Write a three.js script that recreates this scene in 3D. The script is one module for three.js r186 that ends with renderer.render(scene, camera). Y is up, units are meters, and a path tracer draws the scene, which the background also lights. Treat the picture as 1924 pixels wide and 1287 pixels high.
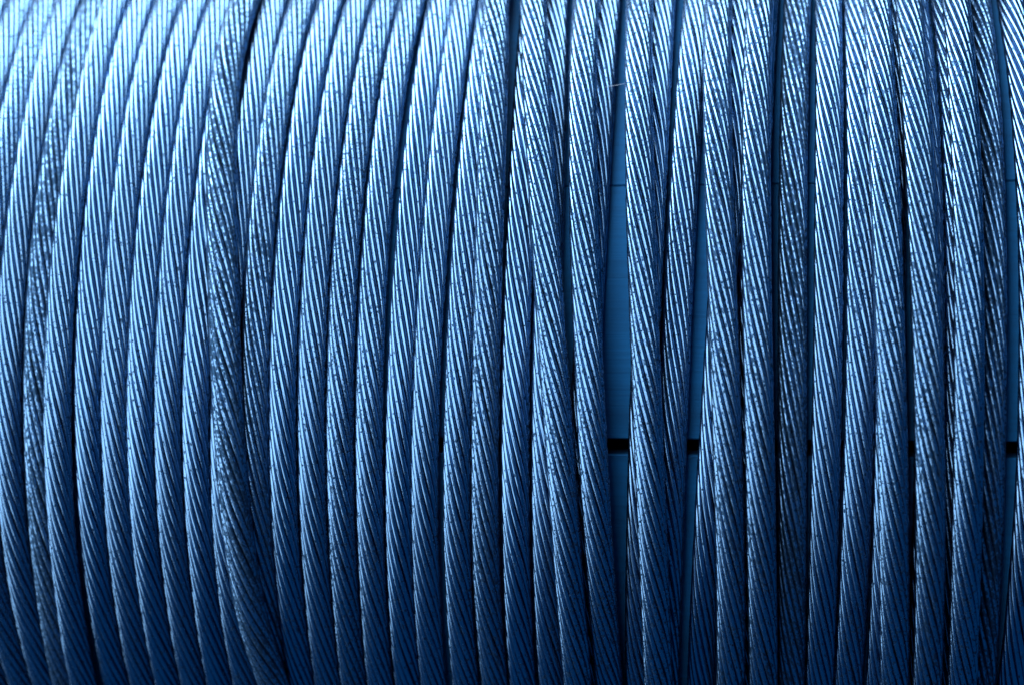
import * as THREE from 'three';
import { RectAreaLightUniformsLib } from 'three/addons/lights/RectAreaLightUniformsLib.js';
import { RoundedBoxGeometry } from 'three/addons/geometries/RoundedBoxGeometry.js';

// ---------------------------------------------------------------- camera, light, exposure
// Metres. The drum's axis is the x axis; the camera stands in front of it (+z) and looks a little to the left.
const W = 1024, H = 684;
const scene = new THREE.Scene();
const camera = new THREE.PerspectiveCamera(20.605, W / H, 0.05, 50);
camera.position.set(0, 0.0403, 1.88);
camera.rotation.set(0, THREE.MathUtils.degToRad(8.64), 0);
camera.focus = 1.425;
camera.userData.fStop = 2.5;

scene.background = new THREE.Color().setRGB(0.0, 0.090, 0.205);   // a dim blue hall all round
RectAreaLightUniformsLib.init();

const renderer = new THREE.WebGLRenderer({ antialias: true });
renderer.setSize(W, H);
renderer.toneMapping = THREE.LinearToneMapping;
renderer.toneMappingExposure = 1.0;
renderer.shadowMap.enabled = true;

const names = {};
function numbered(name) {
  const n = names[name] = (names[name] ?? -1) + 1;
  return n ? `${name}_${String(n).padStart(3, '0')}` : name;
}
function shadows(o) { o.traverse((m) => { if (m.isMesh) { m.castShadow = true; m.receiveShadow = true; } }); }

function softbox(label, [x, y, z], target, w, h, rgb, power) {
  const g = new THREE.Group();
  g.name = numbered('softbox_lamp');
  g.userData = { label, category: 'lamp' };
  scene.add(g);
  g.position.set(x, y, z);
  g.lookAt(...target);                                     // +z of the group faces the drum
  const black = new THREE.MeshStandardMaterial({ color: 0x0a0b0e, roughness: 0.8 });
  const shell = new THREE.Mesh(new RoundedBoxGeometry(w + 0.06, h + 0.06, 0.12, 2, 0.02), black);
  shell.name = 'housing'; shell.position.z = -0.085; g.add(shell);
  const glow = new THREE.MeshStandardMaterial({ color: 0xffffff, roughness: 0.9 });
  glow.emissive.setRGB(...rgb); glow.emissiveIntensity = 0.4;
  const face = new THREE.Mesh(new THREE.PlaneGeometry(w, h), glow);
  face.name = 'lamp_diffuser'; face.position.z = -0.02; g.add(face);
  const light = new THREE.RectAreaLight(new THREE.Color().setRGB(...rgb), power, w, h);
  light.name = 'softbox_light';
  light.rotation.y = Math.PI;                              // a RectAreaLight shines along its -z
  g.add(light);
  shadows(g);
  return g;
}
softbox('low dim softbox behind the camera, level with the drum', [-1.05, 0.08, 2.66], [-1.05, 0, 0.46], 2.00, 1.10, [1, 0.89, 0.83], 4.00);
softbox('middle softbox above and behind the camera', [-1.00, 1.32, 2.22], [-1.00, 0, 0.46], 1.80, 1.43, [1, 0.89, 0.83], 5.90);
softbox('bright softbox hanging above the drum', [-0.85, 2.19, 0.69], [-0.85, 0, 0.46], 1.60, 2.05, [1, 0.89, 0.83], 18.00);
softbox('tall dim softbox standing low, left of the camera', [-2.2, -0.45, 1.6], [-0.25, 0, 0.46], 1.4, 2.2, [1, 0.89, 0.83], 2.9);

// ---------------------------------------------------------------- noise and textures
let seed = 20240611;
function rnd() { seed = (seed + 0x6D2B79F5) | 0; let t = Math.imul(seed ^ (seed >>> 15), 1 | seed); t = (t + Math.imul(t ^ (t >>> 7), 61 | t)) ^ t; return ((t ^ (t >>> 14)) >>> 0) / 4294967296; }
function noiseGrid(nx, ny) {                               // tileable value noise on 0..1 x 0..1
  const a = Float32Array.from({ length: nx * ny }, rnd);
  return (u, v) => {
    const x = u * nx, y = v * ny, i = Math.floor(x), j = Math.floor(y);
    let fx = x - i, fy = y - j; fx = fx * fx * (3 - 2 * fx); fy = fy * fy * (3 - 2 * fy);
    const g = (p, q) => a[((q % ny + ny) % ny) * nx + (p % nx + nx) % nx];
    return (g(i, j) * (1 - fx) + g(i + 1, j) * fx) * (1 - fy) + (g(i, j + 1) * (1 - fx) + g(i + 1, j + 1) * fx) * fy;
  };
}
function texture(data, w, h, srgb) {
  const t = new THREE.DataTexture(data, w, h, THREE.RGBAFormat);
  t.wrapS = t.wrapT = THREE.RepeatWrapping; t.magFilter = THREE.LinearFilter; t.minFilter = THREE.LinearMipmapLinearFilter;
  t.generateMipmaps = true;
  if (srgb) t.colorSpace = THREE.SRGBColorSpace;
  t.needsUpdate = true;
  return t;
}
const toSrgb = (c) => 255 * (c <= 0.0031308 ? c * 12.92 : 1.055 * Math.pow(c, 1 / 2.4) - 0.055);

// Drawn zinc-grey steel, toned blue. u runs 0.30 m along the wire, v 0.02 m round it.
const TU = 0.30, TV = 0.02;
function wireMaterial(name, dots, blot, rough, grain, tone) {
  const w = 1500, h = 128, n = w * h;
  const dirt = new Float32Array(n);
  for (let k = 0; k < dots; k++) {                         // pits and splashes, 0.3 to 1.6 mm
    const cx = rnd() * w, cy = rnd() * h, r = 1.9 + 3.6 * Math.pow(rnd(), 2.2), st = 0.75 + rnd() * 0.7, deep = 0.75 + 0.25 * rnd();
    const R = Math.ceil(r * 2);
    for (let j = -R; j <= R; j++) for (let i = -R; i <= R; i++) {
      const d = Math.hypot(i / st, j * st * 0.95) / r;
      if (d > 1.25) continue;
      const x = ((Math.floor(cx + i) % w) + w) % w, y = ((Math.floor(cy + j) % h) + h) % h;
      const a = deep * Math.min(1, Math.max(0, (1.25 - d) / 0.5));
      dirt[y * w + x] = Math.max(dirt[y * w + x], a);
    }
  }
  const long1 = noiseGrid(18, 48), long2 = noiseGrid(60, 16), blob = noiseGrid(70, 7), blob2 = noiseGrid(190, 15), fine = noiseGrid(500, 50), area = noiseGrid(7, 2);
  const col = new Uint8Array(n * 4), rgh = new Uint8Array(n * 4), bmp = new Uint8Array(n * 4);
  for (let y = 0; y < h; y++) for (let x = 0; x < w; x++) {
    const u = x / w, v = y / h, p = y * w + x;
    const scratch = 0.6 * long1(u, v) + 0.4 * long2(u, v);
    let stain = 0.3 * blob(u, v) + 0.55 * blob2(u, v) + 0.15 * fine(u, v) + 0.35 * (area(u, v) - 0.5);
    stain = Math.min(1, Math.max(0, (stain - (0.78 - blot)) / 0.16));
    const d = Math.min(1, Math.max(dirt[p], stain * 0.85));
    const bright = tone * (0.86 + 0.16 * scratch + 0.06 * (fine(u, v) - 0.5));
    const c = [0.086, 0.208, 0.395].map((q, i) => q * bright * (1 - d) + [0.001, 0.016, 0.05][i] * d);
    for (let i = 0; i < 3; i++) col[p * 4 + i] = toSrgb(c[i]);
    col[p * 4 + 3] = 255;
    const ro = Math.min(1, rough + 0.12 * (scratch - 0.5) + 0.3 * d);
    rgh[p * 4] = 0; rgh[p * 4 + 1] = ro * 255; rgh[p * 4 + 2] = 255; rgh[p * 4 + 3] = 255;
    const b = 0.5 + grain * (0.5 * (fine(u, v) - 0.5) + 0.5 * (blob2(u, v) - 0.5)) + 0.12 * (scratch - 0.5) - 0.35 * dirt[p];
    bmp[p * 4] = bmp[p * 4 + 1] = bmp[p * 4 + 2] = Math.min(255, Math.max(0, b * 255)); bmp[p * 4 + 3] = 255;
  }
  const rt = texture(rgh, w, h);
  const m = new THREE.MeshStandardMaterial({ map: texture(col, w, h, true), roughnessMap: rt, metalnessMap: rt, roughness: 1, metalness: 1, bumpMap: texture(bmp, w, h), bumpScale: 0.00012 });
  m.name = name;
  return m;
}
const LOOK = {
  clean: [wireMaterial('clean_steel', 140, 0.0, 0.21, 0.08, 1.0), wireMaterial('clean_steel_duller', 230, 0.03, 0.25, 0.12, 0.94)],
  speckled: [wireMaterial('speckled_steel', 440, 0.06, 0.25, 0.2, 0.98)],
  spotted: [wireMaterial('spotted_steel', 800, 0.11, 0.24, 0.3, 0.97), wireMaterial('spotted_steel_duller', 680, 0.15, 0.27, 0.35, 0.93)],
  grimy: [wireMaterial('grimy_steel', 1500, 0.27, 0.3, 0.8, 1.0)],
};

// ---------------------------------------------------------------- the wooden drum
const RC = 0.46, D = 0.0224, RD = RC - D / 2 - 0.0004;     // strand centres, strand diameter, face of the drum
{
  const w = 1024, h = 512, n = w * h;
  const g1 = noiseGrid(5, 90), g2 = noiseGrid(12, 220), g3 = noiseGrid(30, 60), g4 = noiseGrid(3, 9), f = noiseGrid(240, 200);
  const col = new Uint8Array(n * 4), bmp = new Uint8Array(n * 4);
  for (let y = 0; y < h; y++) for (let x = 0; x < w; x++) {
    const u = x / w, v = y / h + 0.015 * (g4(x / w, 0.2) - 0.5), p = y * w + x;
    const ring = 0.45 * g1(u, v) + 0.3 * g2(u, v) + 0.15 * g3(u, v) + 0.1 * f(u, v);
    const k = 0.75 + 0.4 * ring + 0.25 * (g4(u, v) - 0.5) - (g2(u, v) > 0.9 ? 0.14 : 0);
    const c = [0.0, 0.058, 0.185];
    for (let i = 0; i < 3; i++) col[p * 4 + i] = toSrgb(Math.min(1, c[i] * k));
    col[p * 4 + 3] = 255;
    bmp[p * 4] = bmp[p * 4 + 1] = bmp[p * 4 + 2] = 255 * (0.6 * ring + 0.4 * g2(u, v)); bmp[p * 4 + 3] = 255;
  }
  const map = texture(col, w, h, true), bump = texture(bmp, w, h);
  const wood = new THREE.MeshPhysicalMaterial({ map, bumpMap: bump, bumpScale: 0.0003, roughness: 0.85, specularIntensity: 0.3 });
  wood.name = 'sawn_wood';
  const dark = new THREE.MeshStandardMaterial({ color: 0x0a1830, roughness: 0.9 });
  const drum = new THREE.Group();
  drum.name = 'cable_drum';
  drum.userData = { label: 'wooden cable drum of broad boards, seen through gaps between the strands', category: 'cable drum' };
  scene.add(drum);
  const X0 = -0.78, X1 = 0.32, T = 0.026, rad = THREE.MathUtils.degToRad;
  function stave(a, b, k) {                                // a bent board from angle a to b
    const prof = [], m = 10, e = 0.0009, ea = e / RD;
    prof.push([RD - T, a]);
    prof.push([RD - e, a]);
    for (let i = 0; i <= m; i++) prof.push([RD, a + ea + (b - a - 2 * ea) * i / m]);
    prof.push([RD - e, b]); prof.push([RD - T, b]);
    for (let i = 1; i < 5; i++) prof.push([RD - T, b + (a - b) * i / 5]);
    const pos = [], uv = [], idx = [], N = prof.length;
    const off = [rnd(), rnd()];
    let vert = 0;
    for (let i = 0; i < N; i++) {
      const q = [prof[i], prof[(i + 1) % N]];
      for (const x of [X0, X1]) for (const [r, t] of q) { pos.push(x, r * Math.sin(t), r * Math.cos(t)); uv.push(x / 0.5 + off[0], (r === RD ? t * RD : t * RD + (RD - r)) / 0.22 + off[1]); }
      idx.push(vert, vert + 1, vert + 2, vert + 2, vert + 1, vert + 3);
      vert += 4;
    }
    for (const x of [X0, X1]) {
      const s = vert;
      for (const [r, t] of prof) { pos.push(x, r * Math.sin(t), r * Math.cos(t)); uv.push(r, t); vert++; }
      for (let i = 1; i < N - 1; i++) x === X0 ? idx.push(s, s + i + 1, s + i) : idx.push(s, s + i, s + i + 1);
    }
    const g = new THREE.BufferGeometry();
    g.setAttribute('position', new THREE.Float32BufferAttribute(pos, 3));
    g.setAttribute('uv', new THREE.Float32BufferAttribute(uv, 2));
    g.setIndex(idx);
    g.computeVertexNormals();
    const o = new THREE.Mesh(g, wood);
    o.name = k ? `board_${String(k).padStart(3, '0')}` : 'board';
    drum.add(o);
  }
  // the board in view runs from -4.22 to 21.1 degrees, a tight joint above it and an open slot below
  const edges = [];
  for (let k = 0; k < 14; k++) edges.push(k * 360 / 14);
  edges.forEach((s, k) => {
    if (k % 2) stave(rad(21.25 + s - 25.714), rad(k === 1 ? 49.9 : -4.22 + s + 25.714 - 1.56), k);
    else stave(rad(k === 2 ? 50.0 : -4.22 + s), rad(21.17 + s), k);
  });
  for (const x of [X0 + 0.01, X1 - 0.01]) {
    const disc = new THREE.Mesh(new THREE.CylinderGeometry(RD - T - 0.001, RD - T - 0.001, 0.02, 64), dark);
    disc.rotation.z = Math.PI / 2; disc.position.x = x; disc.name = x < 0 ? 'end_disc' : 'end_disc_001';
    drum.add(disc);
  }
  shadows(drum);
}

// ---------------------------------------------------------------- the strands
// One row per turn: look, label, position along the axis (0.1 mm) at the angles below, height above the first layer (0.1 mm).
const ANG = [-82, -60, -40, -30, -22, -14, -6, 2, 10, 18, 26, 34, 42, 50, 66, 86].map(THREE.MathUtils.degToRad);
const TURNS = [
  ['clean', 'dark tip of a strand at the extreme top left corner of the frame', [-6855,-6842,-6839,-6863,-6895,-6908,-6908,-6901,-6892,-6888,-6893,-6915,-6957,-7005,-7019,-7009]],
  ['clean', 'steel strand cutting across the top left corner, next to the corner tip', [-6615,-6603,-6600,-6627,-6663,-6680,-6682,-6675,-6666,-6659,-6661,-6677,-6714,-6754,-6765,-6755]],
  ['spotted', 'steel strand cut by the left edge, leaving only the left corners visible', [-6389,-6376,-6374,-6400,-6438,-6454,-6456,-6449,-6439,-6431,-6431,-6445,-6479,-6516,-6526,-6515]],
  ['clean', 'first full-height steel strand, running along the left edge', [-6197,-6184,-6177,-6189,-6208,-6215,-6214,-6210,-6206,-6206,-6215,-6237,-6275,-6313,-6322,-6311]],
  ['grimy', 'narrow grimy steel strand half covered by its neighbour near the left edge', [-6048,-6034,-6020,-6006,-5989,-5977,-5970,-5967,-5969,-5977,-5991,-6011,-6037,-6059,-6061,-6050]],
  ['clean', 'shiny steel strand riding over the narrow grimy one near the left edge', [-5855,-5841,-5827,-5813,-5796,-5784,-5775,-5770,-5769,-5773,-5782,-5796,-5814,-5825,-5821,-5810], [79,79,79,79,79,77,75,70,63,50,28,28,67,91,100,100]],
  ['clean', 'clean steel strand with a dark slit above on its left, fourth from left', [-5591,-5578,-5566,-5562,-5559,-5554,-5550,-5548,-5548,-5553,-5564,-5583,-5611,-5636,-5638,-5627]],
  ['clean', 'clean shiny steel strand, fifth from the left at mid height', [-5363,-5349,-5337,-5333,-5331,-5329,-5328,-5328,-5331,-5336,-5344,-5355,-5371,-5382,-5380,-5368]],
  ['clean', 'clean shiny steel strand, sixth from the left at mid height', [-5136,-5122,-5113,-5115,-5122,-5123,-5119,-5114,-5108,-5105,-5107,-5115,-5132,-5148,-5146,-5135]],
  ['clean', 'clean shiny steel strand, seventh from the left at mid height', [-4922,-4908,-4897,-4896,-4898,-4897,-4894,-4889,-4885,-4883,-4883,-4887,-4896,-4904,-4900,-4888]],
  ['clean', 'clean steel strand just left of the raised grimy crossing strand', [-4702,-4689,-4677,-4674,-4673,-4669,-4665,-4659,-4655,-4653,-4653,-4658,-4667,-4675,-4670,-4658]],
  ['clean', 'steel strand mostly hidden beneath the raised grimy crossing strand', [-4470,-4457,-4448,-4452,-4459,-4454,-4440,-4422,-4403,-4389,-4383,-4390,-4414,-4437,-4439,-4428]],
  ['grimy', 'raised mottled grimy strand crossing over its neighbours in the left quarter', [-4132,-4119,-4122,-4167,-4261,-4312,-4341,-4372,-4418,-4483,-4554,-4611,-4622,-4615,-4605,-4592], [138,139,145,149,144,135,141,148,149,143,143,148,148,147,145,144], 1.1],
  ['spotted', 'spotted steel strand just right of the raised grimy crossing strand', [-4222,-4209,-4196,-4190,-4184,-4181,-4180,-4179,-4180,-4180,-4179,-4178,-4175,-4171,-4161,-4149]],
  ['clean', 'clean steel strand, second to the right of the raised grimy crossing strand', [-4010,-3996,-3985,-3980,-3976,-3971,-3965,-3958,-3951,-3944,-3938,-3934,-3931,-3928,-3920,-3907]],
  ['clean', 'clean steel strand, third to the right of the raised grimy crossing strand', [-3802,-3789,-3775,-3764,-3751,-3741,-3733,-3727,-3722,-3716,-3709,-3699,-3686,-3675,-3663,-3650]],
  ['spotted', 'speckled steel strand, fourth to the right of the raised grimy crossing strand', [-3585,-3572,-3558,-3545,-3529,-3517,-3507,-3499,-3492,-3484,-3475,-3464,-3449,-3436,-3423,-3411]],
  ['speckled', 'steel strand with a wide dark gap along its right side, left of centre', [-3368,-3354,-3340,-3325,-3306,-3290,-3277,-3266,-3257,-3249,-3241,-3231,-3220,-3210,-3198,-3186]],
  ['clean', 'steel strand with a wide dark gap along its left side, left of centre', [-3137,-3123,-3109,-3097,-3081,-3061,-3041,-3021,-3003,-2987,-2975,-2969,-2968,-2969,-2961,-2949]],
  ['clean', 'bright clean steel strand left of centre, second after the wide dark gap', [-2925,-2911,-2898,-2889,-2877,-2860,-2840,-2818,-2798,-2780,-2768,-2762,-2765,-2768,-2762,-2750]],
  ['speckled', 'steel strand left of centre, third after the wide dark gap', [-2659,-2645,-2633,-2626,-2618,-2604,-2587,-2569,-2552,-2537,-2528,-2525,-2532,-2537,-2532,-2520]],
  ['spotted', 'speckled steel strand with a dark blue gap on its upper right, near centre', [-2414,-2400,-2390,-2389,-2391,-2383,-2370,-2356,-2347,-2347,-2361,-2394,-2445,-2466,-2467,-2456], [0,0,0,0,0,0,1,16,59,104,143,174,191,196,198,198]],
  ['clean', 'clean steel strand at centre, covered at the top by a steep speckled one', [-2195,-2182,-2169,-2162,-2154,-2144,-2135,-2127,-2123,-2123,-2129,-2142,-2165,-2179,-2177,-2166]],
  ['clean', 'clean steel strand showing left of the steep central speckled one near the bottom', [-1958,-1944,-1932,-1926,-1920,-1911,-1901,-1894,-1890,-1894,-1908,-1934,-1975,-2001,-2004,-1993]],
  ['spotted', 'speckled steep strand at centre, leaning from upper left to lower right', [-1716,-1703,-1692,-1692,-1703,-1726,-1760,-1805,-1859,-1922,-1992,-2067,-2139,-2165,-2168,-2157], [208,208,208,208,204,194,185,197,207,207,202,202,207,208,208,208]],
  ['clean', 'shaded steel strand tucked behind, left of the widest wooden gap at the top', [-1712,-1699,-1685,-1672,-1652,-1630,-1607,-1585,-1566,-1551,-1542,-1542,-1551,-1557,-1551,-1539]],
  ['spotted', 'speckled raised strand on the left side of the widest wooden gap', [-1495,-1481,-1470,-1467,-1472,-1488,-1512,-1542,-1577,-1613,-1648,-1681,-1706,-1714,-1709,-1697], [0,0,10,72,127,168,194,206,208,203,189,168,148,139,136,136]],
  ['clean', 'steel strand tucked under the raised one right of the widest wooden gap', [-1279,-1266,-1251,-1236,-1212,-1188,-1164,-1142,-1123,-1109,-1099,-1096,-1100,-1102,-1095,-1083]],
  ['spotted', 'speckled raised strand on the right side of the widest wooden gap', [-1094,-1081,-1069,-1065,-1065,-1075,-1093,-1118,-1147,-1180,-1212,-1244,-1272,-1280,-1276,-1264], [208,208,207,206,201,196,202,207,207,201,185,160,133,114,104,103]],
  ['speckled', 'dark leaning strand on the left side of the narrow slanting wooden gap', [-1079,-1065,-1049,-1031,-1000,-969,-941,-916,-892,-871,-853,-836,-823,-814,-802,-790]],
  ['clean', 'clean strand emerging at lower right of the narrow slanting wooden gap', [-798,-784,-768,-749,-716,-677,-637,-597,-559,-526,-500,-482,-475,-471,-462,-450]],
  ['spotted', 'speckled raised strand on the right side of the narrow slanting wooden gap', [-551,-538,-524,-514,-499,-498,-510,-531,-557,-584,-609,-627,-635,-634,-626,-614], [177,177,177,176,176,174,185,202,208,204,188,163,142,133,129,129]],
  ['clean', 'strand deep in shade between two raised speckled ones, right of centre', [-441,-428,-414,-403,-387,-373,-359,-346,-333,-319,-304,-287,-267,-255,-242,-229]],
  ['spotted', 'speckled raised strand left of the darkest grimy strand in the right half', [-296,-283,-271,-266,-263,-268,-277,-289,-301,-309,-313,-309,-297,-288,-277,-265], [150,150,154,162,174,186,196,203,207,208,208,208,207,206,205,205]],
  ['grimy', 'darkest grimy strand of the right half, with black pitted wires', [-84,-70,-58,-52,-47,-44,-42,-41,-40,-36,-31,-21,-7,3,15,27]],
  ['clean', 'cleanest shiny strand of the right half, beside the darkest grimy one', [132,145,159,168,181,194,206,217,226,233,239,242,243,245,254,266]],
  ['speckled', 'shiny strand right of the cleanest one, partly under a speckled raised strand', [341,354,369,384,407,427,443,456,464,470,473,474,473,475,484,496]],
  ['clean', 'strand hidden under a raised speckled one, its edge showing near the bottom', [584,597,611,624,642,656,665,673,681,690,703,722,748,765,779,792]],
  ['spotted', 'speckled raised strand covering the right side of a shiny one, right quarter', [707,720,731,730,718,703,687,672,658,645,633,623,617,618,626,638], [168,168,174,186,198,205,208,208,208,205,199,189,173,157,153,153]],
  ['spotted', 'speckled strand between two black gaps in the right quarter', [936,950,961,966,967,963,952,938,921,904,888,874,865,865,873,885], [204,204,204,205,207,208,208,207,205,201,197,197,200,201,202,202]],
  ['clean', 'shaded strand tucked under the speckled one between two black gaps, right quarter', [893,906,919,928,938,948,958,965,969,968,962,948,928,919,924,935]],
  ['speckled', 'thin dark strand seen deep left of the last raised strand at right', [1113,1127,1139,1145,1151,1160,1170,1180,1188,1192,1190,1179,1160,1152,1156,1168]],
  ['spotted', 'last raised speckled strand before the right edge', [1198,1211,1222,1225,1222,1221,1223,1228,1232,1236,1236,1230,1222,1222,1229,1241], [190,190,191,194,198,200,202,203,204,204,203,203,201,198,195,195]],
  ['grimy', 'dark grimy strand under the last raised one, beside the rightmost wooden gap', [1354,1367,1379,1384,1386,1391,1399,1408,1417,1423,1426,1422,1412,1409,1416,1428]],
  ['clean', 'bright steel strand cut by the right edge', [1568,1581,1597,1614,1644,1672,1694,1709,1718,1720,1714,1701,1680,1673,1677,1689]],
];
function spline(ys) {                                      // smooth curve through the table (cubic Hermite)
  const n = ANG.length;
  const m = ys.map((_, i) => i === 0 ? (ys[1] - ys[0]) / (ANG[1] - ANG[0]) : i === n - 1 ? (ys[i] - ys[i - 1]) / (ANG[i] - ANG[i - 1]) : (ys[i + 1] - ys[i - 1]) / (ANG[i + 1] - ANG[i - 1]));
  return (t) => {
    let i = 0; while (i < n - 2 && t > ANG[i + 1]) i++;
    const h = ANG[i + 1] - ANG[i], s = (t - ANG[i]) / h, s2 = s * s, s3 = s2 * s;
    return (2 * s3 - 3 * s2 + 1) * ys[i] + (s3 - 2 * s2 + s) * h * m[i] + (3 * s2 - 2 * s3) * ys[i + 1] + (s3 - s2) * h * m[i + 1];
  };
}
let turnCount = 0;
const WIRES = 12, dw = D / 4.864 * 0.99, LAY = 0.245, SIDES = 12;
// stations along a turn: close together where the photograph looks, wider beyond
const stations = [];
for (let t = ANG[0]; t < ANG[15]; t += (t > -0.6 && t < 0.86 ? 0.0175 : 0.045)) stations.push(t);
const v1 = new THREE.Vector3(), v2 = new THREE.Vector3();
TURNS.forEach(([look, label, xs, hs, fat = 1]) => {
  const fx = spline(xs.map((q) => q * 1e-4)), fh = hs ? spline(hs.map((q) => q * 1e-4)) : () => 0;
  const at = (t, out) => { const r = RC + fh(t); return out.set(fx(t), r * Math.sin(t), r * Math.cos(t)); };
  const g = new THREE.Group();
  g.name = numbered('steel_strand');
  g.userData = { label, category: 'steel strand', group: 'steel strands wound on the drum' };
  scene.add(g);
  const base = at(0, new THREE.Vector3());
  g.position.copy(base);
  // frames
  let s = 0;
  const F = stations.map((t, i) => {
    const p = at(t, new THREE.Vector3());
    const T = at(t + 0.002, new THREE.Vector3()).sub(at(t - 0.002, v1)).normalize();
    const e1 = new THREE.Vector3(0, Math.sin(t), Math.cos(t)); e1.addScaledVector(T, -e1.dot(T)).normalize();
    const e2 = new THREE.Vector3().crossVectors(T, e1);
    return { p, T, e1, e2 };
  });
  F.forEach((f, i) => { if (i) s += f.p.distanceTo(F[i - 1].p); f.s = s; });
  const turn = rnd() * 6.283, lay = LAY * (0.96 + 0.08 * rnd());
  const wobA = noiseGrid(40, 1), kinds = LOOK[look], mat = kinds[turnCount++ % kinds.length];
  for (let k = 0; k < WIRES; k++) {
    const r0 = fat * (D - dw) / 2 + (rnd() - 0.5) * 0.00022, rw = fat * dw / 2 * (0.985 + 0.03 * rnd()), jit = (rnd() - 0.5) * 0.035;
    const u0 = rnd(), w0 = rnd(), ph = rnd() * 6.28, ph2 = rnd() * 6.28;
    const C = F.map((f) => {
      const a = turn + jit + 2 * Math.PI * k / WIRES - 2 * Math.PI * f.s / lay + 0.02 * Math.sin(f.s * 37 + ph);
      const rr = r0 + 0.00009 * Math.sin(f.s * 61 + ph2);
      return { c: f.p.clone().addScaledVector(f.e1, rr * Math.cos(a)).addScaledVector(f.e2, rr * Math.sin(a)).sub(base), n: f.e1.clone().multiplyScalar(Math.cos(a)).addScaledVector(f.e2, Math.sin(a)), s: f.s };
    });
    const pos = [], nor = [], uv = [], idx = [];
    for (let i = 0; i < C.length; i++) {
      const T = v1.copy(C[Math.min(i + 1, C.length - 1)].c).sub(C[Math.max(i - 1, 0)].c).normalize();
      const n = C[i].n.addScaledVector(T, -C[i].n.dot(T)).normalize(), b = v2.crossVectors(T, n);
      for (let j = 0; j <= SIDES; j++) {
        const q = 2 * Math.PI * (j + 0.5) / SIDES + Math.PI, cq = Math.cos(q), sq = Math.sin(q);
        const nx = n.x * cq + b.x * sq, ny = n.y * cq + b.y * sq, nz = n.z * cq + b.z * sq;
        pos.push(C[i].c.x + nx * rw, C[i].c.y + ny * rw, C[i].c.z + nz * rw);
        nor.push(nx, ny, nz);
        uv.push(C[i].s / TU + u0, j / SIDES * Math.PI * dw / TV + w0);
      }
    }
    const m = SIDES + 1;
    for (let i = 0; i < C.length - 1; i++) for (let j = 0; j < SIDES; j++) {
      const a = i * m + j, b = a + m;
      idx.push(a, a + 1, b, b, a + 1, b + 1);
    }
    const geo = new THREE.BufferGeometry();
    geo.setAttribute('position', new THREE.Float32BufferAttribute(pos, 3));
    geo.setAttribute('normal', new THREE.Float32BufferAttribute(nor, 3));
    geo.setAttribute('uv', new THREE.Float32BufferAttribute(uv, 2));
    geo.setIndex(idx);
    const o = new THREE.Mesh(geo, mat);
    o.name = k ? `wire_${String(k).padStart(3, '0')}` : 'wire';
    g.add(o);
  }
  shadows(g);
});

// ---------------------------------------------------------------- a stray fibre
{
  const pts = [[-0.1500, 0.2408, 0.4050], [-0.1450, 0.2416, 0.4056], [-0.1400, 0.2424, 0.4056], [-0.1340, 0.2436, 0.4046]].map((p) => new THREE.Vector3(...p));
  const o = new THREE.Mesh(new THREE.TubeGeometry(new THREE.CatmullRomCurve3(pts), 20, 0.00008, 5), new THREE.MeshStandardMaterial({ color: 0x9fc0e0, roughness: 0.6 }));
  o.name = 'stray_fibre';
  o.userData = { label: 'thin pale fibre bridging the upper end of the widest wooden gap', category: 'fibre' };
  shadows(o);
  scene.add(o);
}

renderer.render(scene, camera);
